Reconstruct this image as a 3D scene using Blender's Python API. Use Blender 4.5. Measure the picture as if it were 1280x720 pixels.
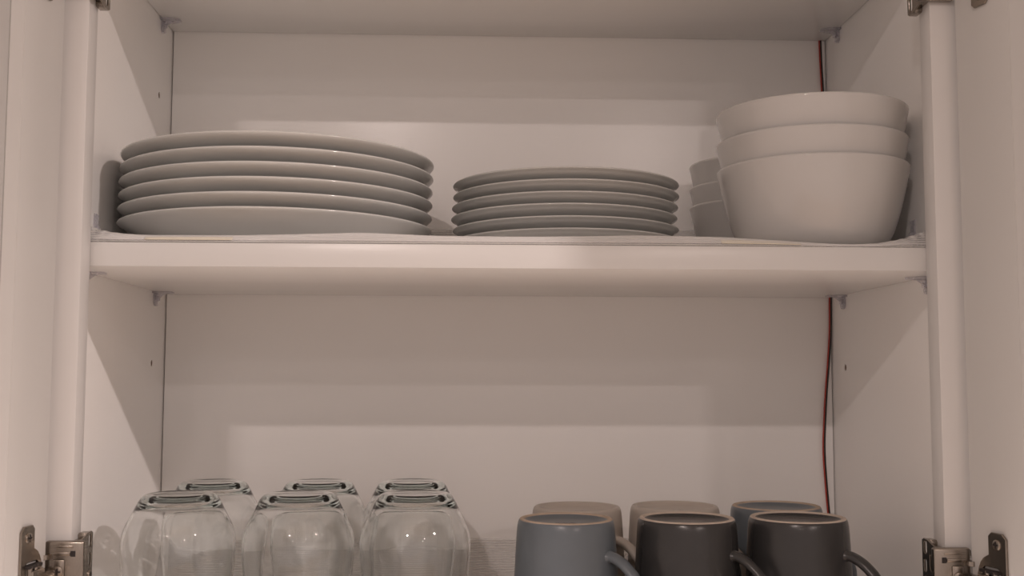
import bpy, bmesh, math
from mathutils import Vector, Matrix

for o in list(bpy.data.objects):
    bpy.data.objects.remove(o, do_unlink=True)
C = bpy.context.scene.collection

# ------------------------------------------------------------------ camera
CAM = (-0.03551, -0.84659, -0.10177)
YAW, PITCH, ROLL, FPX = 0.03977, 0.08008, 0.00221, 1370.0
cy_, sy_, cp_, sp_ = math.cos(YAW), math.sin(YAW), math.cos(PITCH), math.sin(PITCH)
fw = Vector((sy_*cp_, cy_*cp_, sp_)); rt = Vector((cy_, -sy_, 0)); up = rt.cross(fw)
cr, sr = math.cos(ROLL), math.sin(ROLL)
rt, up = cr*rt + sr*up, -sr*rt + cr*up
cam_data = bpy.data.cameras.new('camera'); cam = bpy.data.objects.new('camera', cam_data); C.objects.link(cam)
cam.matrix_world = Matrix(((rt.x, up.x, -fw.x, CAM[0]), (rt.y, up.y, -fw.y, CAM[1]), (rt.z, up.z, -fw.z, CAM[2]), (0, 0, 0, 1)))
cam_data.sensor_width = 36; cam_data.lens = FPX/1280*36; cam_data.clip_start = .02; cam_data.clip_end = 50
bpy.context.scene.camera = cam

# ------------------------------------------------------------------ world, lamps, exposure
w = bpy.data.worlds.new('world'); bpy.context.scene.world = w; w.use_nodes = True
bg = w.node_tree.nodes['Background']; bg.inputs[0].default_value = (1.0, .815, .745, 1); bg.inputs[1].default_value = .58
LAMP_COL = (1.0, .835, .775)
def lamp(x, y, z, p, r=.04, spread=180):
    l = bpy.data.lights.new('ceiling_downlight', 'AREA'); l.shape = 'DISK'; l.size = 2*r; l.energy = p; l.color = LAMP_COL
    l.cycles.is_caustics_light = True; l.spread = math.radians(spread)
    o = bpy.data.objects.new('ceiling_downlight', l); o.location = (x, y, z); C.objects.link(o)
lamp(-.62, -2.02, .90, 21)      # casts the lower, stronger edge on the back panel
lamp(1.32, -3.16, .97, 23)      # casts the higher, fainter edge
lamp(-.45, -4.30, .97, 12); lamp(1.45, -4.60, .97, 12)
lamp(1.50, -1.40, .95, 68, spread=160)      # lights the left side panel
vs = bpy.context.scene.view_settings
vs.view_transform = 'Standard'; vs.look = 'None'; vs.gamma = 1; vs.exposure = -.05; vs.use_curve_mapping = False
# unseen LED strip added for bounce off the worktop; its wire feed is assumed
l = bpy.data.lights.new('added_under_cabinet_strip', 'AREA'); l.shape = 'RECTANGLE'; l.size = .62; l.size_y = .012; l.energy = 2.5; l.color = (1.0, .86, .775)
o = bpy.data.objects.new('added_under_cabinet_strip', l); o.location = (0, .03, -.362); C.objects.link(o)
cyc = bpy.context.scene.cycles; cyc.max_bounces = 20; cyc.diffuse_bounces = 10; cyc.transparent_max_bounces = 32; cyc.transmission_bounces = 16; cyc.glossy_bounces = 6

# ------------------------------------------------------------------ materials
def mat(name, col, rough=.4, spec=.5, metal=0, bump=None, var=None, coat=0, trans=0, ior=1.5):
    m = bpy.data.materials.new(name); m.use_nodes = True; n = m.node_tree.nodes; l = m.node_tree.links
    b = n['Principled BSDF']
    b.inputs['Base Color'].default_value = (*col, 1); b.inputs['Roughness'].default_value = rough
    b.inputs['Specular IOR Level'].default_value = spec; b.inputs['Metallic'].default_value = metal
    b.inputs['Coat Weight'].default_value = coat; b.inputs['Transmission Weight'].default_value = trans; b.inputs['IOR'].default_value = ior
    tc = n.new('ShaderNodeTexCoord')
    if bump:
        sc, st, stretch = bump
        mp = n.new('ShaderNodeMapping'); mp.inputs['Scale'].default_value = stretch
        ns = n.new('ShaderNodeTexNoise'); ns.inputs['Scale'].default_value = sc; ns.inputs['Detail'].default_value = 3
        bp = n.new('ShaderNodeBump'); bp.inputs['Strength'].default_value = st; bp.inputs['Distance'].default_value = .0006
        l.new(tc.outputs['Object'], mp.inputs[0]); l.new(mp.outputs[0], ns.inputs['Vector'])
        l.new(ns.outputs['Fac'], bp.inputs['Height']); l.new(bp.outputs[0], b.inputs['Normal'])
    if var:
        sc, amt = var
        ns = n.new('ShaderNodeTexNoise'); ns.inputs['Scale'].default_value = sc; ns.inputs['Detail'].default_value = 4
        rp = n.new('ShaderNodeValToRGB')
        rp.color_ramp.elements[0].color = (*[c*(1-amt) for c in col], 1); rp.color_ramp.elements[1].color = (*[min(1, c*(1+amt)) for c in col], 1)
        rp.color_ramp.elements[0].position = .3; rp.color_ramp.elements[1].position = .7
        l.new(tc.outputs['Object'], ns.inputs['Vector']); l.new(ns.outputs['Fac'], rp.inputs[0]); l.new(rp.outputs[0], b.inputs['Base Color'])
    return m
M = {}
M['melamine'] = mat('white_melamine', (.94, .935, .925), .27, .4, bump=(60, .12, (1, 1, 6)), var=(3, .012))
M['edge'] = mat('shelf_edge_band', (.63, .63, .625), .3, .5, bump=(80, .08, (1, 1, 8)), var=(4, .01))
M['paint'] = mat('satin_white_paint', (.65, .645, .64), .38, .45, bump=(90, .10, (1, 1, .3)), var=(3, .012))
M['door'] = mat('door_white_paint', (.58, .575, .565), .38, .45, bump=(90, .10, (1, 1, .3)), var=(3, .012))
M['hole'] = mat('particle_board', (.20, .145, .11), .9, .2, var=(300, .2))
M['porcelain'] = mat('white_glazed_porcelain', (.56, .57, .56), .10, .7, var=(5, .008))
M['bowl'] = mat('ivory_glazed_porcelain', (.54, .535, .525), .09, .6, var=(5, .01))
M['nickel'] = mat('nickel_plated_steel', (.35, .31, .27), .27, .5, metal=1, bump=(150, .15, (1, 1, 1)), var=(40, .06))
M['dark'] = mat('dark_cup_and_slot_shade', (.035, .03, .03), .5, .4, metal=.4, var=(60, .2))  # dark hinge cup; also painted shade for bracket slots and screw crosses
M['blue'] = mat('blue_grey_stoneware', (.125, .148, .170), .30, .45, bump=(200, .15, (1, 1, 1)), var=(25, .05))
M['char'] = mat('charcoal_stoneware', (.034, .034, .035), .27, .5, bump=(200, .15, (1, 1, 1)), var=(25, .08))
M['tan'] = mat('warm_grey_stoneware', (.44, .40, .36), .38, .4, bump=(200, .15, (1, 1, 1)), var=(25, .04))
M['bisque'] = mat('unglazed_tan_clay', (.44, .36, .29), .8, .2, bump=(400, .3, (1, 1, 1)), var=(120, .08))
M['bisque_d'] = mat('unglazed_pale_clay', (.50, .43, .37), .7, .3, bump=(400, .3, (1, 1, 1)), var=(120, .08))
M['stamp'] = mat('printed_maker_mark', (.12, .11, .105), .5, .3, var=(200, .1))
M['stamp_l'] = mat('printed_pale_maker_mark', (.34, .33, .32), .5, .3, var=(200, .1))
M['red'] = mat('red_wire_insulation', (.42, .055, .035), .4, .5, var=(80, .08))
M['black'] = mat('black_wire_insulation', (.02, .018, .018), .4, .5, var=(80, .1))
M['tape'] = mat('cream_adhesive_strip', (.74, .69, .56), .6, .3, var=(150, .03))
def clip_mat():
    m = bpy.data.materials.new('clear_moulded_plastic'); m.use_nodes = True; n = m.node_tree.nodes; l = m.node_tree.links
    b = n['Principled BSDF']; b.inputs['Base Color'].default_value = (.74, .73, .76, 1); b.inputs['Roughness'].default_value = .15
    tr = n.new('ShaderNodeBsdfTransparent'); tr.inputs[0].default_value = (.93, .93, .95, 1)
    tc = n.new('ShaderNodeTexCoord'); ns = n.new('ShaderNodeTexNoise'); ns.inputs['Scale'].default_value = 120
    mr = n.new('ShaderNodeMapRange'); mr.inputs[3].default_value = .22; mr.inputs[4].default_value = .42
    l.new(tc.outputs['Object'], ns.inputs['Vector']); l.new(ns.outputs['Fac'], mr.inputs[0])
    x = n.new('ShaderNodeMixShader'); l.new(mr.outputs[0], x.inputs[0]); l.new(tr.outputs[0], x.inputs[1]); l.new(b.outputs[0], x.inputs[2])
    l.new(x.outputs[0], n['Material Output'].inputs['Surface'])
    return m
M['clip'] = clip_mat()

def glass_mat():
    """solid glass for the thick base"""
    m = bpy.data.materials.new('clear_soda_glass'); m.use_nodes = True; n = m.node_tree.nodes; l = m.node_tree.links
    b = n['Principled BSDF']; b.inputs['Transmission Weight'].default_value = 1; b.inputs['Roughness'].default_value = 0.03
    b.inputs['IOR'].default_value = 1.5; b.inputs['Base Color'].default_value = (.994, 1.0, .998, 1)
    va = n.new('ShaderNodeVolumeAbsorption'); va.inputs['Color'].default_value = (.50, .86, .82, 1); va.inputs['Density'].default_value = 6
    l.new(va.outputs[0], n['Material Output'].inputs['Volume'])
    tc = n.new('ShaderNodeTexCoord'); ns = n.new('ShaderNodeTexNoise'); ns.inputs['Scale'].default_value = 18
    bp = n.new('ShaderNodeBump'); bp.inputs['Strength'].default_value = .06; bp.inputs['Distance'].default_value = .001
    l.new(tc.outputs['Object'], ns.inputs['Vector']); l.new(ns.outputs['Fac'], bp.inputs['Height']); l.new(bp.outputs[0], b.inputs['Normal'])
    return m
def thin_glass_mat():
    """thin wall: light passes straight through, edges seen at grazing angles go darker and glossier"""
    m = bpy.data.materials.new('thin_clear_glass'); m.use_nodes = True; n = m.node_tree.nodes; l = m.node_tree.links
    n.remove(n['Principled BSDF']); lw = n.new('ShaderNodeLayerWeight'); lw.inputs['Blend'].default_value = .15
    rp = n.new('ShaderNodeValToRGB'); rp.color_ramp.elements[0].color = (.985, .99, .985, 1); rp.color_ramp.elements[1].color = (.80, .87, .86, 1)
    rp.color_ramp.elements[0].position = .55; rp.color_ramp.elements[1].position = .98
    tr = n.new('ShaderNodeBsdfTransparent'); gl = n.new('ShaderNodeBsdfGlossy'); gl.inputs['Roughness'].default_value = .03
    fz = n.new('ShaderNodeFresnel'); fz.inputs['IOR'].default_value = 1.22; mx = n.new('ShaderNodeMixShader')
    tc = n.new('ShaderNodeTexCoord'); ns = n.new('ShaderNodeTexNoise'); ns.inputs['Scale'].default_value = 22
    mp = n.new('ShaderNodeMapping'); mp.inputs['Scale'].default_value = (3, 3, .5)
    bp = n.new('ShaderNodeBump'); bp.inputs['Strength'].default_value = .25; bp.inputs['Distance'].default_value = .001
    l.new(tc.outputs['Object'], mp.inputs[0]); l.new(mp.outputs[0], ns.inputs['Vector']); l.new(ns.outputs['Fac'], bp.inputs['Height']); l.new(bp.outputs[0], gl.inputs['Normal'])
    l.new(lw.outputs['Facing'], rp.inputs[0]); l.new(rp.outputs[0], tr.inputs[0]); l.new(fz.outputs[0], mx.inputs[0])
    l.new(tr.outputs[0], mx.inputs[1]); l.new(gl.outputs[0], mx.inputs[2]); l.new(mx.outputs[0], n['Material Output'].inputs['Surface'])
    return m
M['thin'] = thin_glass_mat()
M['glass'] = glass_mat()
def liner_mat():
    m = bpy.data.materials.new('ribbed_clear_vinyl'); m.use_nodes = True; n = m.node_tree.nodes; l = m.node_tree.links
    b = n['Principled BSDF']; b.inputs['Base Color'].default_value = (.92, .92, .92, 1); b.inputs['Roughness'].default_value = .22
    tr = n.new('ShaderNodeBsdfTransparent'); tr.inputs[0].default_value = (.97, .97, .97, 1)
    tl = n.new('ShaderNodeBsdfTranslucent'); tl.inputs[0].default_value = (.92, .92, .92, 1)
    a = n.new('ShaderNodeMixShader'); a.inputs[0].default_value = .35; l.new(b.outputs[0], a.inputs[1]); l.new(tl.outputs[0], a.inputs[2])
    tc = n.new('ShaderNodeTexCoord'); sx = n.new('ShaderNodeSeparateXYZ'); co = n.new('ShaderNodeMath'); co.operation = 'COSINE'
    ml = n.new('ShaderNodeMath'); ml.operation = 'MULTIPLY'; ml.inputs[1].default_value = 2*math.pi      # ribs are thicker, so less clear
    mr = n.new('ShaderNodeMapRange'); mr.inputs[1].default_value = -1; mr.inputs[3].default_value = .10; mr.inputs[4].default_value = .54
    l.new(tc.outputs['UV'], sx.inputs[0]); l.new(sx.outputs['Y'], ml.inputs[0]); l.new(ml.outputs[0], co.inputs[0]); l.new(co.outputs[0], mr.inputs[0])
    x = n.new('ShaderNodeMixShader'); l.new(mr.outputs[0], x.inputs[0]); l.new(tr.outputs[0], x.inputs[1]); l.new(a.outputs[0], x.inputs[2])
    l.new(x.outputs[0], n['Material Output'].inputs['Surface'])
    return m
M['liner'] = liner_mat()

# ------------------------------------------------------------------ helpers
def link(name, me, m, parent=None, loc=None, rot=None):
    if m is not None:
        me.materials.clear(); me.materials.append(m)
    o = bpy.data.objects.new(name, me); C.objects.link(o)
    if parent: o.parent = parent
    if loc: o.location = loc
    if rot: o.rotation_euler = rot
    return o
def tag(o, label=None, cat=None, group=None, kind=None):
    for k, v in (('label', label), ('category', cat), ('group', group), ('kind', kind)):
        if v: o[k] = v
    return o
def empty(name, loc=(0, 0, 0), rz=0):
    o = bpy.data.objects.new(name, None); o.empty_display_size = .02; C.objects.link(o); o.location = loc; o.rotation_euler = (0, 0, rz); return o
def finish(bm, name, smooth=False, angle=None):
    bmesh.ops.recalc_face_normals(bm, faces=bm.faces)
    me = bpy.data.meshes.new(name); bm.to_mesh(me); bm.free()
    if smooth:
        for p in me.polygons: p.use_smooth = True
        if angle: me.set_sharp_from_angle(angle=math.radians(angle))
    return me
def bx(bm, x0, x1, y0, y1, z0, z1, bev=0, seg=2):
    vs_ = [bm.verts.new((x, y, z)) for x in (x0, x1) for y in (y0, y1) for z in (z0, z1)]
    fs = [bm.faces.new([vs_[i] for i in f]) for f in ((0, 1, 3, 2), (4, 6, 7, 5), (0, 4, 5, 1), (2, 3, 7, 6), (0, 2, 6, 4), (1, 5, 7, 3))]
    if bev:
        ed = list({e for f in fs for e in f.edges}); bmesh.ops.bevel(bm, geom=ed, offset=bev, segments=seg, affect='EDGES', profile=.5)
def box(name, m, b, parent=None, bev=.0006, seg=2):
    bm = bmesh.new(); bx(bm, *b, bev, seg); return link(name, finish(bm, name, True, 40), m, parent)
def lathe(bm, prof, seg=96, closed=False):
    rings = []
    for r, z in prof:
        if r < 1e-6: rings.append([bm.verts.new((0, 0, z))])
        else: rings.append([bm.verts.new((r*math.cos(2*math.pi*i/seg), r*math.sin(2*math.pi*i/seg), z)) for i in range(seg)])
    pairs = list(zip(rings, rings[1:]))
    if closed: pairs.append((rings[-1], rings[0]))
    for a, b in pairs:
        for i in range(seg):
            j = (i+1) % seg
            if len(a) == 1 and len(b) == 1: continue
            if len(a) == 1: bm.faces.new((a[0], b[i], b[j]))
            elif len(b) == 1: bm.faces.new((a[i], a[j], b[0]))
            else: bm.faces.new((a[i], a[j], b[j], b[i]))
def spline(pts, n=6, closed=False):
    """Catmull-Rom through points of any dimension"""
    P = [Vector(p) if len(p) == 3 else Vector((p[0], p[1], 0)) for p in pts]; out = []; N = len(P)
    rng = range(N if closed else N-1)
    for i in rng:
        g = (lambda k: P[k % N]) if closed else (lambda k: P[max(0, min(N-1, k))])
        a, b, c, d = g(i-1), g(i), g(i+1), g(i+2)
        for k in range(n):
            t = k/n
            out.append(.5*((2*b) + (c-a)*t + (2*a-5*b+4*c-d)*t*t + (3*b-a-3*c+d)*t**3))
    if not closed: out.append(P[-1])
    return out
def sp2(pts, n=5): return [(max(0, v.x), v.y) for v in spline(pts, n)]
def tube(bm, pts, rad, seg=12, flat=None, upv=Vector((0, 0, 1))):
    """pts: Vectors; rad: number or list of (a,b) half sizes (a along side, b along normal)"""
    rings = []; N = len(pts); prev = None
    for i, p in enumerate(pts):
        t = (pts[min(N-1, i+1)]-pts[max(0, i-1)]).normalized()
        if prev is None: s = t.cross(upv); s = s if s.length > 1e-4 else t.cross(Vector((1, 0, 0)))
        else: s = prev - t*prev.dot(t)
        s.normalize(); prev = s; nn = s.cross(t)
        a, b = rad[i] if isinstance(rad, list) else (rad, rad)
        rings.append([bm.verts.new(p + s*a*math.cos(2*math.pi*k/seg) + nn*b*math.sin(2*math.pi*k/seg)) for k in range(seg)])
    for a, b in zip(rings, rings[1:]):
        for k in range(seg): bm.faces.new((a[k], a[(k+1) % seg], b[(k+1) % seg], b[k]))
    bm.faces.new(rings[0][::-1]); bm.faces.new(rings[-1])
def rrect(cx, cy, hx, hy, r, n=5):
    out = []
    for qx, qy, a0 in ((1, 1, 0), (-1, 1, 90), (-1, -1, 180), (1, -1, 270)):
        for k in range(n+1):
            a = math.radians(a0+90*k/n); out.append((cx+qx*(hx-r)+r*math.cos(a), cy+qy*(hy-r)+r*math.sin(a)))
    return out
def plate_mesh(name, outline, holes, thick, frame, bev=0):
    """flat plate with real holes. frame = 3x3 columns (u, v, normal) + origin, as 4x4 Matrix"""
    cu = bpy.data.curves.new(name, 'CURVE'); cu.dimensions = '2D'; cu.fill_mode = 'BOTH'; cu.extrude = max(0, thick/2-bev); cu.bevel_depth = bev; cu.bevel_resolution = 1
    cu.offset = -bev
    for loop in [outline]+holes:
        s = cu.splines.new('POLY'); s.points.add(len(loop)-1); s.use_cyclic_u = True
        for p, (x, y) in zip(s.points, loop): p.co = (x, y, 0, 1)
    o = bpy.data.objects.new('tmp', cu); C.objects.link(o)
    dg = bpy.context.evaluated_depsgraph_get(); dg.update()
    me = bpy.data.meshes.new_from_object(o.evaluated_get(dg)); me.name = name
    bpy.data.objects.remove(o); bpy.data.curves.remove(cu)
    bm = bmesh.new(); bm.from_mesh(me); bmesh.ops.remove_doubles(bm, verts=bm.verts, dist=1e-6)
    bm.transform(frame); bm.to_mesh(me); bm.free()
    for p in me.polygons: p.use_smooth = False
    return me
def fr(u, v, n, o):
    return Matrix(((u[0], v[0], n[0], o[0]), (u[1], v[1], n[1], o[1]), (u[2], v[2], n[2], o[2]), (0, 0, 0, 1)))
def join_into(bm, me): bm.from_mesh(me)
def copy_tree(o, parent=None):
    c = o.copy(); C.objects.link(c)
    if parent: c.parent = parent
    for ch in [x for x in bpy.data.objects if x.parent == o]: copy_tree(ch, c)
    return c

# ------------------------------------------------------------------ the kitchen around the cabinet (outside the frame)
M['wall'] = mat('warm_white_wall_paint', (.72, .70, .67), .7, .3, bump=(40, .1, (1, 1, 1)), var=(2, .01))
M['counter'] = mat('white_quartz', (.80, .79, .77), .3, .5, var=(30, .03))
M['wood'] = mat('pale_oak_floor', (.46, .37, .29), .5, .4, bump=(8, .1, (1, 8, 1)), var=(4, .1))
def struct(name, m, b):
    bm = bmesh.new(); bx(bm, *b); return tag(link(name, finish(bm, name), m), kind='structure')
struct('floor', M['wood'], (-2.6, 3.2, -4.6, .34, -1.75, -1.70))
struct('ceiling', M['wall'], (-2.6, 3.2, -4.6, .34, 1.0, 1.05))
struct('wall_back', M['wall'], (-2.6, 3.2, .31, .36, -1.70, 1.0))
cn = tag(empty('kitchen_counter', (0, 0, -1.70)), 'long white worktop on white base cabinets below the wall cabinet', 'counter')
for nm, m_, b_ in (('worktop', M['counter'], (-2.2, 2.6, -.345, .309, -.84, -.80)), ('base_cabinet', M['wall'], (-2.2, 2.6, -.31, .309, -1.70, -.841))):
    bm = bmesh.new(); bx(bm, *b_, .002); o = link(nm, finish(bm, nm), m_, cn); o.matrix_parent_inverse = Matrix.Translation((0, 0, 1.70))

# ------------------------------------------------------------------ cabinet
HO = .325            # half width of the frame opening
HW = .3485           # half width inside, behind the frame
D = .2973            # depth from shelf front to back panel
FY = -.0201          # front face of the face frame
T = .0186            # shelf thickness
UH = .2590           # underside of the upper shelf
FLOOR = -.320
TOP = .56
cab = tag(empty('kitchen_cabinet', (0, D, FLOOR-.02)), 'white framed wall cabinet with both doors open and two inner shelves', 'cabinet')
def P(o): o.parent = cab; o.matrix_parent_inverse = Matrix.Translation((0, -D, -(FLOOR-.02))); return o

def circ(x, y, r, n=20): return [(x+r*math.cos(2*math.pi*k/n), y+r*math.sin(2*math.pi*k/n)) for k in range(n)]
for sg in (-1, 1):
    hz = [.180, -.090, .044, -.154, .116, -.218]
    vis = [z for z in hz if z in ((.180, -.090))]
    holes = [(.2545 if sg < 0 else .2585, z) for z in ((.180, -.090) if sg < 0 else (-.0925,))] + [(.038, z) for z in (.180, -.155)][:0]
    me = plate_mesh('side_panel', [(-.0001, FLOOR-.02), (D+.008, FLOOR-.02), (D+.008, TOP), (-.0001, TOP)], [circ(y, z, .0034) for y, z in holes], .010,
                    fr((0, 1, 0), (0, 0, 1), (1, 0, 0), (sg*(HW+.005), 0, 0)))
    bm = bmesh.new(); join_into(bm, me); bx(bm, *sorted((sg*(HW+.0099), sg*(HW+.018))), -.0001, D+.008, FLOOR-.02, TOP)
    sp = P(link('side_panel', finish(bm, 'side_panel'), M['melamine']))
    for y, z in holes:
        bm = bmesh.new(); bmesh.ops.create_cone(bm, cap_ends=True, segments=20, radius1=.00338, radius2=.00338, depth=.002, matrix=Matrix.Translation((sg*(HW+.0017), y, z)) @ Matrix.Rotation(math.pi/2, 4, 'Y'))
        h_ = link('pin_hole', finish(bm, 'pin_hole'), M['hole'], sp); h_['label'] = 'small brown shelf pin hole'
P(box('back_panel', M['melamine'], (-HW+.0012, HW-.0012, D, D+.006, FLOOR-.015, TOP), bev=.0004))
P(box('backing_board', M['hole'], (-HW-.01, HW+.01, D+.0062, D+.010, FLOOR-.02, TOP), bev=0))
P(box('bottom_panel', M['melamine'], (-HW, HW, 0, D-.0008, FLOOR-.018, FLOOR)))
P(box('top_panel', M['melamine'], (-HW, HW, 0, D-.0008, TOP-.018, TOP)))
for z, nm in ((-T, 'shelf'), (UH, 'shelf')):
    s = P(box('shelf', M['melamine'], (-HW+.0012, HW-.0012, .0012, D-.0012, z, z+T), bev=.0005))
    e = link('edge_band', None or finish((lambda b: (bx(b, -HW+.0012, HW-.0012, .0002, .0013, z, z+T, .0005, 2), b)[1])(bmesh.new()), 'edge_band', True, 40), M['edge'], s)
# face frame
for sg in (-1, 1):
    P(box('frame_stile', M['paint'], (*sorted((sg*HO, sg*(HO+.0445))), FY, -.0003, FLOOR-.034, TOP+.02), bev=.0004))
P(box('frame_rail', M['paint'], (-HO, HO, FY, -.0003, FLOOR-.034, FLOOR), bev=.0008))
P(box('frame_rail', M['paint'], (-HO, HO, FY, -.0003, TOP-.02, TOP+.02), bev=.0008))

# doors: local frame: origin at hinge-side inner corner, +u away from the hinge, inner face at v=0
DW, DH0, DH1 = .350, FLOOR-.045, TOP+.03
ST = .057
def door(sg, x, th):
    """sg -1 left, 1 right; th = degrees past straight-out"""
    root = empty('cabinet_door', (0, 0, 0)); P(root)
    t = math.radians(th)
    u = Vector((sg*math.sin(t), -math.cos(t), 0)); n = Vector((-sg*math.cos(t), -math.sin(t), 0))   # n = inner face normal (towards the opening)
    o = Vector((sg*x, -.030, 0))
    mt = fr(u, (0, 0, 1), n, o)
    def part(name, boxes, bev=.0007, wedge=None):
        bm = bmesh.new()
        for b in boxes: bx(bm, *b, bev)
        if wedge:
            for w_ in wedge:
                vv = [bm.verts.new(q) for q in w_]; k = len(vv)//2
                bm.faces.new(vv[:k]); bm.faces.new(vv[k:][::-1])
                for i in range(k): bm.faces.new((vv[i], vv[(i+1) % k], vv[k+(i+1) % k], vv[k+i]))
        bm.transform(mt); return link(name, finish(bm, name, True, 25), M['door'], root)
    TH = .020; z0, z1 = DH0, DH1
    part('door_stile', [(0, ST, z0, z1, -TH, 0)])
    part('door_stile', [(DW-ST, DW, z0, z1, -TH, 0)])
    part('door_rail', [(ST, DW-ST, z0, z0+ST, -TH, 0)])
    part('door_rail', [(ST, DW-ST, z1-ST, z1, -TH, 0)])
    # sloped moulding inside the stiles
    B = .0105; a0, a1 = z0+ST, z1-ST
    def mold(ua, ub):   # high at ua, low at ub
        pr = [(ua, -.0005), (ub, -.0045), (ub, -.012), (ua, -.012)]
        return [(x_, a0, z_) for x_, z_ in pr] + [(x_, a1, z_) for x_, z_ in pr]
    part('door_moulding', [], wedge=[mold(ST, ST+B)])
    part('door_moulding', [], wedge=[mold(DW-ST, DW-ST-B)])
    part('door_panel', [(ST+B+.0009, DW-ST-B-.0009, a0, a1, -.014, -.0048)], bev=.0003)
    return root, mt
_, mtL = door(-1, .3395, 6)
_, mtR = door(1, .3405, 14.5)

# ------------------------------------------------------------------ hinges (compact frame hinges)
def screw(parent, mtx, r=.0038):
    bm = bmesh.new(); lathe(bm, [(0, .0012), (r*.55, .0012), (r*.9, .0007), (r, 0), (r, -.001), (0, -.001)], 24)
    s = .28*r
    bm.transform(mtx); o = link('screw', finish(bm, 'screw', True, 40), M['nickel'], parent)
    bm = bmesh.new(); bx(bm, -.6*r, .6*r, -s*.5, s*.5, .0010, .00135); bx(bm, -s*.5, s*.5, -.6*r, .6*r, .0010, .00134)
    bm.transform(mtx); o2 = link('painted_screw_cross_shade', finish(bm, 'painted_screw_cross_shade'), M['dark'], parent)  # raised dark cross: the shade of the recess put into its colour
    return o
def hinge(sg, zc, dm):
    root = empty('hinge'); P(root); root['label'] = 'nickel plated concealed hinge'
    I = lambda u, v, w_: Vector((sg*(HO-u), FY-v, zc+w_))       # u inwards, v towards the viewer, w up
    fm = fr((-sg, 0, 0), (0, -1, 0), (0, 0, 1), (sg*HO, FY, zc))
    H = .0205
    # side plate facing the opening, with real slots (u=.011)
    sideF = fr((0, -1, 0), (0, 0, 1), (-sg, 0, 0), (sg*(HO-.0068), FY, zc))
    out = [(-.0245, -H-.0030), (-.0215, -H-.0045), (-.0150, -H-.0042), (.0, -H), (.006, -H+.003), (.006, H-.003), (.0, H), (-.0150, H+.0042), (-.0215, H+.0045), (-.0245, H+.0030)]
    holes = [rrect(-.0185, .0185, .0028, .0050, .0027), rrect(-.0180, -.0165, .0030, .0060, .0028), rrect(-.0080, .0080, .0026, .0066, .0025), rrect(-.0190, .0045, .0024, .0050, .0022)]
    link('mounting_plate', plate_mesh('mounting_plate', out, holes, .0016, sideF, .0003), M['nickel'], root)
    # lips that turn back to the frame, stepped top
    for s in (1, -1):
        bm = bmesh.new()
        bx(bm, 0, .0068, -.0150, .005, *sorted((s*(H-.0070), s*(H+.0004))), .0012)
        bx(bm, 0, .0068, -.0240, -.0140, *sorted((s*(H+.0022), s*(H+.0040))), .0005)
        bx(bm, 0, .0068, -.0155, -.0130, *sorted((s*(H-.0005), s*(H+.0032))), .0005)
        bm.transform(fm); link('mounting_lip', finish(bm, 'mounting_lip', True, 30), M['nickel'], root)
    # front bracket: a raised box over the face of the frame
    bm = bmesh.new()
    bx(bm, -.0165, .0115, .0006, .0070, -.0215, .0215, .0016, 3)
    bx(bm, -.0180, .0080, .0010, .0050, .0150, .0200, .0010)
    bm.transform(fm); link('front_bracket', finish(bm, 'front_bracket', True, 35), M['nickel'], root)
    bm = bmesh.new()
    for s in (1, -1):
        bx(bm, -.0125, .0022, .0066, .0082, s*.0125-.0013, s*.0125+.0013, .0006)
        bx(bm, -.0125, .0040, .0066, .0076, s*.0175-.0008, s*.0175+.0008, .0004)
    bx(bm, -.0105, -.0015, .0066, .0084, -.0085, .0085, .0010)
    bm.transform(fm); link('raised_rib', finish(bm, 'raised_rib', True, 35), M['nickel'], root)
    for s in (1, -1):
        bm = bmesh.new(); bx(bm, .0022, .0058, .0067, .0073, s*.0125-.0021, s*.0125+.0021, .0002)
        bm.transform(fm); link('painted_slot_shade', finish(bm, 'painted_slot_shade'), M['dark'], root)  # dark inset on the bracket, coloured as the shade inside a slot
    screw(root, fr((-sg, 0, 0), (0, 0, 1), (0, -1, 0), I(-.0062, .0084, 0)), .0042)
    screw(root, fr((0, -1, 0), (0, 0, 1), (-sg, 0, 0), I(.0076, -.0185, -.0065)), .0034)
    # arm: rounded knuckle between bracket and cup
    a = I(-.0135, .0075, 0); b = (dm @ Vector((.018, zc, .004)))
    bm = bmesh.new()
    pts = spline([a+Vector((-sg*.006, 0, 0)), a+Vector((sg*.001, -.003, 0)), (a+b)/2+Vector((-sg*.001, -.006, 0)), b], 6)
    tube(bm, pts, [(.0085, .0032)]*len(pts), 16)
    for k in (-1, 1):
        bmesh.ops.create_cone(bm, cap_ends=True, segments=20, radius1=.0042, radius2=.0042, depth=.0035, matrix=Matrix.Translation(a+Vector((sg*.003, -.0015, k*.0105))))
    link('hinge_arm', finish(bm, 'hinge_arm', True, 40), M['nickel'], root)
    # cup and its flange on the door (door frame: u along door, z, n)
    uc = .0245
    fl = dm @ fr((1, 0, 0), (0, 1, 0), (0, 0, 1), (0, zc, .0011))
    o_ = [(uc-.004, -.0205), (uc-.004, -.0340), (uc-.001, -.0368), (uc+.010, -.0368), (uc+.014, -.033), (uc+.014, .033), (uc+.010, .0368), (uc-.001, .0368), (uc-.004, .0340), (uc-.004, .0205)]
    arc = [(uc-.003-.0135*math.cos(math.radians(q)), .0200*math.sin(math.radians(q))) for q in range(75, -76, -15)]
    link('cup_flange', plate_mesh('cup_flange', o_+arc, [rrect(uc-.0015, 0, .0095, .0115, .004)], .0020, fl, .0004), M['nickel'], root)
    bm = bmesh.new(); bx(bm, uc-.0105, uc+.0075, -.0112, .0112, -.0102, -.0092)
    for k in (-1, 1): bx(bm, uc-.011, uc+.0075, k*.0085-.0012, k*.0085+.0012, -.009, .0045, .0005)
    bm.transform(dm @ fr((1, 0, 0), (0, 1, 0), (0, 0, 1), (0, zc, .0006))); link('hinge_cup', finish(bm, 'hinge_cup', True, 40), M['dark'], root)
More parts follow.
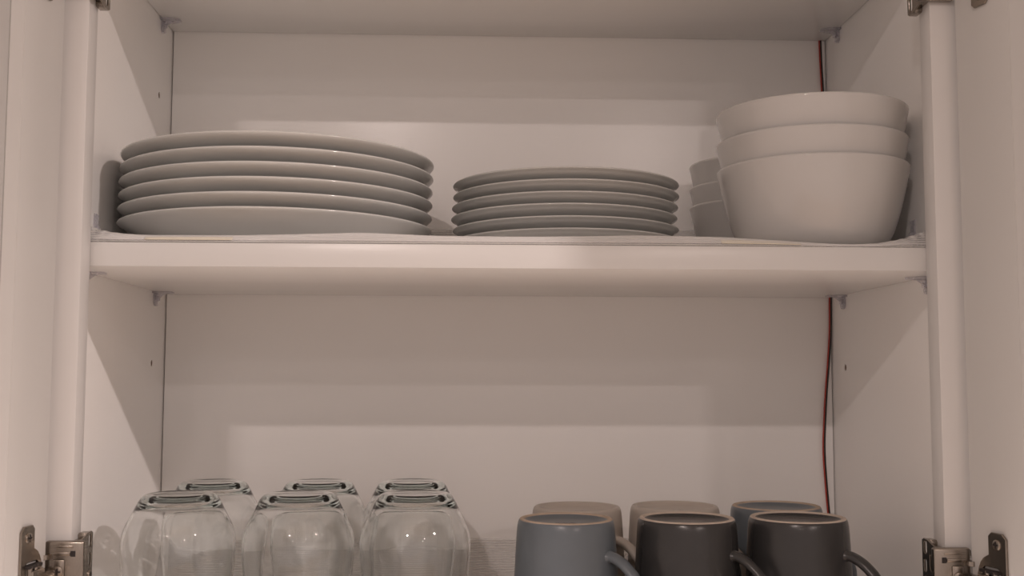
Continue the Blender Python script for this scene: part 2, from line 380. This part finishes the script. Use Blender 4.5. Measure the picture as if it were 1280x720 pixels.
    bm = bmesh.new()
    for q in ((.004, .006), (-.004, .006)):
        bmesh.ops.create_cone(bm, cap_ends=True, segments=16, radius1=.0022, radius2=.0022, depth=.018, matrix=Matrix.Translation((uc+q[0], 0, q[1]-.003)) @ Matrix.Rotation(math.pi/2, 4, 'X'))
    bx(bm, uc-.012, uc+.005, -.0062, .0062, .001, .0068, .002)
    bm.transform(dm @ Matrix.Translation((0, zc, 0))); link('hinge_link', finish(bm, 'hinge_link', True, 40), M['nickel'], root)
    for k in (-1, 1):
        screw(root, dm @ fr((1, 0, 0), (0, 1, 0), (0, 0, 1), (uc+.005, zc+k*.0285, .0022)), .0040)
for sg, dm in ((-1, mtL), (1, mtR)):
    for zc in (-.2435 if sg < 0 else -.2510, .2070 if sg < 0 else .2125): hinge(sg, zc, dm)

# ------------------------------------------------------------------ clear shelf supports
def support(sg, y, z, front):
    """z = underside of the shelf"""
    bm = bmesh.new(); X = HW
    q = lambda a, b: sorted((sg*(X-a), sg*(X-b)))
    bx(bm, *q(.0002, .0022), y-.0042, y+.0042, z-.0125, z-.0003, .0009)
    bmesh.ops.create_cone(bm, cap_ends=True, segments=20, radius1=.0040, radius2=.0040, depth=.003, matrix=Matrix.Translation((sg*(X-.0020), y, z-.0105)) @ Matrix.Rotation(math.pi/2, 4, 'Y'))
    bmesh.ops.create_cone(bm, cap_ends=True, segments=20, radius1=.0024, radius2=.0024, depth=.004, matrix=Matrix.Translation((sg*(X-.0035), y, z-.0070)) @ Matrix.Rotation(math.pi/2, 4, 'Y'))
    # flat tongue below the shelf
    L = .019; vv = []
    for zz in (z-.0022, z-.0004):
        vv.append([bm.verts.new((sg*(X-a), y+b, zz)) for a, b in ((.0002, -.0085), (.0002, .0085), (L*.5, .0075), (L, .0035), (L, -.0035), (L*.5, -.0075))])
    bm.faces.new(vv[0][::-1]); bm.faces.new(vv[1])
    for i in range(6): bm.faces.new((vv[0][i], vv[0][(i+1) % 6], vv[1][(i+1) % 6], vv[1][i]))
    # web
    a = [bm.verts.new((sg*(X-p_), y+s, z-q_)) for s in (-.0008, .0008) for p_, q_ in ((.002, .002), (.012, .002), (.002, .009))]
    bm.faces.new(a[:3]); bm.faces.new(a[3:][::-1])
    for i in range(3): bm.faces.new((a[i], a[(i+1) % 3], a[3+(i+1) % 3], a[3+i]))
    if front:
        zt = z+T
        bx(bm, *q(.0002, .0016), y-.0045, y+.0045, zt+.0002, zt+.032, .0006)
        bmesh.ops.create_cone(bm, cap_ends=True, segments=20, radius1=.0024, radius2=.0024, depth=.003, matrix=Matrix.Translation((sg*(X-.0022), y, zt+.020)) @ Matrix.Rotation(math.pi/2, 4, 'Y'))
    o = P(link('shelf_support', finish(bm, 'shelf_support', True, 30), M['clip'])); o['label'] = 'clear plastic shelf support clip'
for sg in (-1, 1):
    for z in (-T, UH):
        support(sg, .256, z, False); support(sg, .050, z, False)
    # locking tab above the lower shelf
    bm = bmesh.new(); q = sorted((sg*(HW-.0002), sg*(HW-.0016)))
    bx(bm, *q, .073, .083, .002, .033, .0006)
    bmesh.ops.create_cone(bm, cap_ends=True, segments=20, radius1=.0024, radius2=.0024, depth=.003, matrix=Matrix.Translation((sg*(HW-.0022), .078, .020)) @ Matrix.Rotation(math.pi/2, 4, 'Y'))
    o = P(link('locking_tab', finish(bm, 'locking_tab', True, 30), M['clip'])); o['label'] = 'clear plastic locking tab'

# ------------------------------------------------------------------ ribbed liners
CREST = [(-.348, .022), (-.326, .0105), (-.306, .0068), (-.288, .0056), (-.214, .0060), (-.152, .0078), (-.121, .0088), (-.09, .0078), (-.058, .0066), (.005, .0064), (.10, .0082), (.164, .0074), (.2, .0055), (.228, .0038), (.25, .0024), (.2665, .0020), (.28, .0023), (.2924, .0034), (.31, .0070), (.330, .0135), (.348, .022)]
def interp(tb, x):
    if x <= tb[0][0]: return tb[0][1]
    for (a, b), (c, d) in zip(tb, tb[1:]):
        if x <= c:
            t = (x-a)/(c-a); t = t*t*(3-2*t) if False else t
            return b+(d-b)*t
    return tb[-1][1]
def crest(x): return sum(interp(CREST, x+k*.004) for k in (-2, -1, 0, 1, 2))/5
def sm(a, b, x):
    t = max(0, min(1, (x-a)/(b-a))); return t*t*(3-2*t)
def liner(z0, crest_f, label, yend=.0):
    per = .0024; nx = 90
    # arc-length rows: profile points y,h
    def base(x, s):
        """s in 0..1 along depth -> (y, z)"""
        c = crest_f(x)
        y = .0015 + s*(D-.0045)
        z = .0012 + max(0, c-.0012)*(1-sm(.0, 1, (y-.010)/.016))*sm(-.35, 1, (y-.0015)/.0085)
        if y <= .0016: z = .0006
        sd = max(0, abs(x)-.330)/.017
        z += .016*sd*sd*sm(.02, .12, y)
        t = max(0, (y-.262)/(D-.003-.262)); z += .051*t**3.0
        return y, z
    ss = []; N1 = 84
    for i in range(N1): ss.append(.0285/(D-.0045)*i/N1)
    y = .0285
    while y < .262: ss.append(y/(D-.0045)); y += per/4
    while y < D-.003-.0015:
        ss.append(y/(D-.0045)); t = (y-.262)/(D-.265); sl = .051*3*max(t, 1e-4)**2/(D-.265); y += (per/5)/math.sqrt(1+sl*sl)
    ss.append(1.0)
    bm = bmesh.new(); grid = []; uvd = {}
    # arc length measured at mid width
    for j in range(nx+1):
        x = -HW+.0012 + (2*HW-.0024)*j/nx
        pts = [base(x, s) for s in ss]; row = []; al = 0
        for i, (yy, zz) in enumerate(pts):
            a = pts[max(0, i-1)]; b = pts[min(len(pts)-1, i+1)]; ty, tz = b[0]-a[0], b[1]-a[1]; L = math.hypot(ty, tz) or 1
            if i: al += math.hypot(yy-pts[i-1][0], zz-pts[i-1][1])
            r = (.00095 if yy < .022 else .00028)*math.cos(2*math.pi*al/per)
            v_ = bm.verts.new((x, yy - tz/L*r, zz + ty/L*r + z0)); row.append(v_); uvd[v_] = (x, al/per)
        grid.append(row)
    for a, b in zip(grid, grid[1:]):
        for i in range(len(ss)-1): bm.faces.new((a[i], b[i], b[i+1], a[i+1]))
    uvl = bm.loops.layers.uv.new('UVMap')
    for f_ in bm.faces:
        for lp in f_.loops: lp[uvl].uv = uvd[lp.vert]
    me = finish(bm, 'shelf_liner', True)
    o = link('shelf_liner', me, M['liner']); md = o.modifiers.new('thickness', 'SOLIDIFY'); md.thickness = .0006; md.offset = 0
    tag(o, label, 'shelf liner', 'ribbed shelf liners'); return o, base
lo, base = liner(0, crest, 'clear ribbed plastic liner with wavy lifted edge under the plates and bowls')
l2, _ = liner(FLOOR, lambda x: .004, 'clear ribbed plastic liner on the cabinet bottom below the glasses and mugs')
for xa, xb in ((-.285, -.218), (.163, .226)):
    bm = bmesh.new(); n = 24; rows = []
    for j in range(n+1):
        x = xa+(xb-xa)*j/n; rr = []
        for k in range(7):
            s = (.0002+.0046*k/6)/(D-.0045); y, z = base(x, s); rr.append(bm.verts.new((x, y-.0008, min(z+.0002, .0055))))
        rows.append(rr)
    for a, b in zip(rows, rows[1:]):
        for k in range(6): bm.faces.new((a[k], b[k], b[k+1], a[k+1]))
    o = link('adhesive_strip', finish(bm, 'adhesive_strip', True), M['tape'], lo); md = o.modifiers.new('t', 'SOLIDIFY'); md.thickness = .0002
    o['label'] = 'cream adhesive strip'

# ------------------------------------------------------------------ plates
def plate_bm(R, H, foot, k=1.0):
    """coupe plate: rounded lip, then an underside that turns flat quickly"""
    o = [(foot-.006, .0008), (foot-.003, 0), (foot, .0), (foot+.0015, .0014)]
    rim = [(R-.0330*k, H-.0200*k), (R-.0200*k, H-.0136*k), (R-.0115*k, H-.0088*k), (R-.0065*k, H-.0058*k), (R-.0032, H-.0038*k), (R-.0011, H-.0023*k), (R-.0001, H-.0010), (R-.0010, H), (R-.0028, H-.0006)]
    i = [(R-.0090*k, H-.0038*k), (R-.0200*k, H-.0092*k), (R-.0340*k, H-.0152*k), (foot+.004, .0052), (foot-.015, .0040), (0, .0040)]
    prof = [(0, .0018), (foot-.012, .0018)] + o + rim + i
    bm = bmesh.new(); lathe(bm, sp2(prof, 4), 160); return bm
def ordn(i, n): return ['topmost', 'second from the top', 'third from the top', 'third from the bottom', 'second from the bottom', 'lowest'][i]
MATZ = .0018
me_big = finish(plate_bm(.139, .0288, .086), 'dinner_plate', True)
bigx = [(-.2065, .0909), (-.2067, .0788), (-.2067, .0666), (-.2070, .0546), (-.2080, .0424), (-.2078, .0306)]
bigpx = [(150, 543), (148, 543.6), (145.8, 544.5), (145.5, 544.5), (145.2, 543.6), (145.5, 542.4)]
for i, ((l_, r_), zt) in enumerate(zip(bigpx, [.0909, .0787, .0665, .0546, .0425, .0306])):
    cx = -.2067 + ((l_+r_)/2-346.5)*.000705
    o = link('dinner_plate', me_big, M['porcelain'], loc=(cx, .150+.0006*(i % 2), zt-.0288), rot=(0, 0, i*.7))
    tag(o, 'large white porcelain plate, %s of the six in the left stack' % ordn(i, 6), 'plate', 'large white plates in the left stack')
me_sm = finish(plate_bm(.1035, .0186, .062, .80), 'side_plate', True)
smpx = [(567, 848), (566.5, 849), (563.5, 849), (562.3, 848), (565, 849.5), (568, 847)]
for i, ((l_, r_), zt) in enumerate(zip(smpx, [.0716, .0614, .0512, .0411, .0306, .0204])):
    cx = .0532 + ((l_+r_)/2-707.5)*.000705
    o = link('side_plate', me_sm, M['porcelain'], loc=(cx, .150, zt-.0186), rot=(0, 0, i*.9))
    tag(o, 'small white porcelain plate, %s of the six in the middle stack' % ordn(i, 6), 'plate', 'small white plates in the middle stack')

# ------------------------------------------------------------------ bowls
def bowl_bm(R, H, s=1):
    k = R/.081; h = H/.075
    out = [(0, .0014), (.040*k, .0014), (.043*k, 0), (.0465*k, 0), (.0485*k, .0016), (.056*k, .0045*h), (.0635*k, .0120*h), (.0685*k, .0230*h), (.0725*k, .0360*h), (.0765*k, .0520*h), (.0795*k, .0660*h), (R-.0002, H-.0032), (R, H-.0016), (R-.0006, H-.0004), (R-.0018, H), (R-.0030, H-.0008)]
    inn = [(R-.0040, H-.006), (.0760*k, .0660*h), (.0725*k, .0520*h), (.0685*k, .0370*h), (.0645*k, .0250*h), (.0590*k, .0150*h), (.0500*k, .0080*h), (.030*k, .0052*h), (0, .0048*h)]
    bm = bmesh.new(); lathe(bm, sp2(out+inn, 4), 144); return bm
me_b = finish(bowl_bm(.0812, .0752), 'serving_bowl', True)
for i, (x, y, z) in enumerate(((.2622, .0850, .1262), (.2618, .0850, .1003), (.2622, .0850, .0770))):
    o = link('serving_bowl', me_b, M['bowl'], loc=(x, y, z-.0752), rot=(0, 0, i*1.1))
    tag(o, 'large deep ivory bowl at the front right, %s of its nested stack' % ('topmost', 'middle one', 'lowest')[i], 'bowl', 'large nested bowls at the right')
me_b2 = finish(bowl_bm(.0620, .0650), 'small_bowl', True)
for i, z in enumerate((.1085, .0858, .0668)):
    o = link('small_bowl', me_b2, M['bowl'], loc=(.2475, .2275, z-.0650), rot=(0, 0, i*1.1))
    tag(o, 'smaller ivory bowl half hidden behind the large bowls, %s of its stack' % ('topmost', 'middle one', 'lowest')[i], 'bowl', 'small nested bowls behind the large ones')

# ------------------------------------------------------------------ mugs
def make_mug(x, y, ztop, R, body, ring, stamp, haz, label):
    H = ztop-(FLOOR+.0022)
    root = empty('mug', (x, y, FLOOR+.0022)); tag(root, label, 'mug', 'upside down mugs')
    RR = .0442
    f = lambda t: R + (RR-R)*(t**.75)         # t=0 at the foot, 1 at the rim
    out = [(R-.0018, H-.0006), (R-.0006, H-.0010), (f(.01)+.0002, H-.0035)] + [(f(t)+.0003, H*(1-t)) for t in (.08, .2, .35, .5, .65, .8, .92)] + [(RR, .0022), (RR-.0010, .0004), (RR-.0022, 0), (RR-.0034, .0006)]
    inn = [(f(t)-.0042, H*(1-t)) for t in (.92, .7, .5, .3, .16)] + [(R-.009, H-.0095), (0, H-.0085)]
    bm = bmesh.new(); lathe(bm, sp2(out+inn, 3)[:], 112)
    # recessed base
    lathe(bm, [(R-.0018, H-.0006), (R-.0046, H-.0008), (R-.0062, H-.0022), (R-.0095, H-.0036), (R-.016, H-.0043), (0, H-.0045)], 112)
    link('body', finish(bm, 'mug_body', True), body, root)
    bm = bmesh.new(); lathe(bm, sp2([(R-.0052, H-.0016), (R-.0046, H-.0004), (R-.0038, H+.0001), (R-.0020, H+.0001), (R-.0010, H-.0005), (R-.0004, H-.0018)], 3), 112)
    rg = link('foot_ring', finish(bm, 'foot_ring', True), ring, root); rg['label'] = 'unglazed tan foot ring'
    # handle
    t0 = .30; z0, z1 = H-.0275, .0185
    r0, r1 = f(.3)-.0015, f(.8)-.002
    cl = [(r0-.001, z0+.0), (r0+.006, z0-.0005), (r0+.016, z0-.0060), (r0+.0255, z0-.0160), (r0+.0290, z0-.0270), (r0+.0255, z1+.0080), (r0+.0160, z1+.0010), (r0+.005, z1-.0010), (r1-.001, z1-.0010)]
    pts = [Vector((a, 0, b)) for a, b in [(v.x, v.y) for v in spline(cl, 6)]]
    n = len(pts); rad = []
    for i in range(n):
        e = min(i, n-1-i)/(n-1); fl = max(0, 1-e/.09)
        rad.append((.0058+.0022*fl, .0040+.0024*fl))
    bm = bmesh.new(); tube(bm, pts, rad, 18, upv=Vector((0, 0, 1)))
    bm.transform(Matrix.Rotation(math.radians(haz), 4, 'Z')); link('handle', finish(bm, 'handle', True, 60), body, root)
    # maker's mark: a small illegible script line
    bm = bmesh.new()
    for a0, a1, amp, yy in ((-.0085, .0085, .0011, 0), (-.0055, .0055, .0004, -.0028)):
        pts = [Vector((a0+(a1-a0)*k/26, yy+amp*math.sin(k*1.9)+amp*.5*math.sin(k*.7), H-.0043)) for k in range(27)]
        tube(bm, pts, .00022, 5)
    link('maker_mark', finish(bm, 'maker_mark'), stamp, root)
    return root
make_mug(.0447, .055, -.2168, .0386, M['blue'], M['bisque'], M['stamp'], -38, 'blue-grey mug upside down in the front row, nearest to the glasses')
make_mug(.1436, .055, -.2165, .0393, M['char'], M['bisque_d'], M['stamp_l'], -38, 'charcoal mug upside down in the middle of the front row, between blue-grey and charcoal mugs')
make_mug(.2355, .055, -.2163, .0393, M['char'], M['bisque_d'], M['stamp_l'], -42, 'charcoal mug upside down at the right end of the front row')
make_mug(.0633, .152, -.2187, .0392, M['tan'], M['tan'], M['stamp'], -38, 'warm grey mug upside down behind the front blue-grey mug')
make_mug(.1520, .152, -.2182, .0393, M['tan'], M['tan'], M['stamp'], -38, 'warm grey mug upside down in the middle of the back row')
make_mug(.2450, .152, -.2184, .0400, M['blue'], M['bisque'], M['stamp'], -40, 'blue-grey mug upside down at the right end of the back row')

# ------------------------------------------------------------------ glasses
T0 = .1195
def glass_bm():
    O = [(0, T0-.0012), (.016, T0-.0009), (.0225, T0-.0001), (.0262, T0-.0002), (.0292, T0-.0016), (.0314, T0-.0042), (.0335, T0-.0080), (.0360, T0-.0130), (.0405, T0-.0215), (.0438, T0-.0290), (.0455, T0-.0370), (.0458, T0-.0450), (.0448, T0-.0600), (.0430, T0-.0800), (.0410, T0-.1000), (.0395, .0010), (.0390, 0), (.0380, 0)]
    I = [(.0375, .0010), (.0394, T0-.1000), (.0414, T0-.0800), (.0431, T0-.0600), (.0440, T0-.0460), (.0434, T0-.0380), (.0414, T0-.0295), (.0378, T0-.0212), (.0340, T0-.0145), (.0305, T0-.0100), (.0260, T0-.0072), (.0200, T0-.0064), (.010, T0-.0062), (0, T0-.0062)]
    bm = bmesh.new(); lathe(bm, sp2(O+I, 4), 128); return bm
me_g = finish(glass_bm(), 'wall', True)
GL = [(-.2725, .078, 'left glass of the front row, beside the cabinet wall'), (-.1745, .078, 'middle glass of the front row'), (-.0785, .078, 'right glass of the front row, nearest to the mugs'),
      (-.2690, .182, 'left glass of the back row, by the back left corner'), (-.1720, .182, 'middle glass of the back row'), (-.0870, .182, 'right glass of the back row')]
for i, (x, y, lb) in enumerate(GL):
    o = empty('drinking_glass', (x, y, FLOOR+.0018), i*.8)
    g = link('wall', me_g, M['glass'], o); g.cycles.is_caustics_caster = True
    tag(o, 'clear stemless glass upside down, '+lb, 'glass', 'upside down glasses')

# ------------------------------------------------------------------ two-core wire in the back right corner
wr = tag(empty('electric_wire', (.345, D-.004, UH)), 'thin red and black two-core wire hanging in the back right corner', 'wire')
def wire(nm, off, m):
    Y = D-.0022
    up_ = [(.3405, UH+.02), (.3408, UH), (.3413, .235), (.3425, .205), (.3440, .165), (.3455, .11), (.3465, .05), (.3464, .0)]
    lo_ = [(.3462, -.012), (.3460, -.030), (.3453, -.055), (.3430, -.085), (.3400, -.115), (.3378, -.145), (.3362, -.175), (.3372, -.205), (.3392, -.235), (.3410, -.262), (.3415, -.300)]
    pts = spline([Vector((a+off, Y-(.0 if off < 0.0005 else .0006), b)) for a, b in up_+lo_], 6)
    bm = bmesh.new(); tube(bm, pts, .0008, 10); o = link(nm, finish(bm, nm, True), m)
    o.parent = wr; o.matrix_parent_inverse = Matrix.Translation((-.345, -(D-.004), -UH)); return o
wire('red_core', -.0003, M['red']); wire('black_core', .0012, M['black'])

for o in bpy.data.objects:
    if o.name.split('.')[0] in ('back_panel', 'side_panel', 'bottom_panel'): o.cycles.is_caustics_receiver = True
l2.cycles.is_caustics_receiver = True
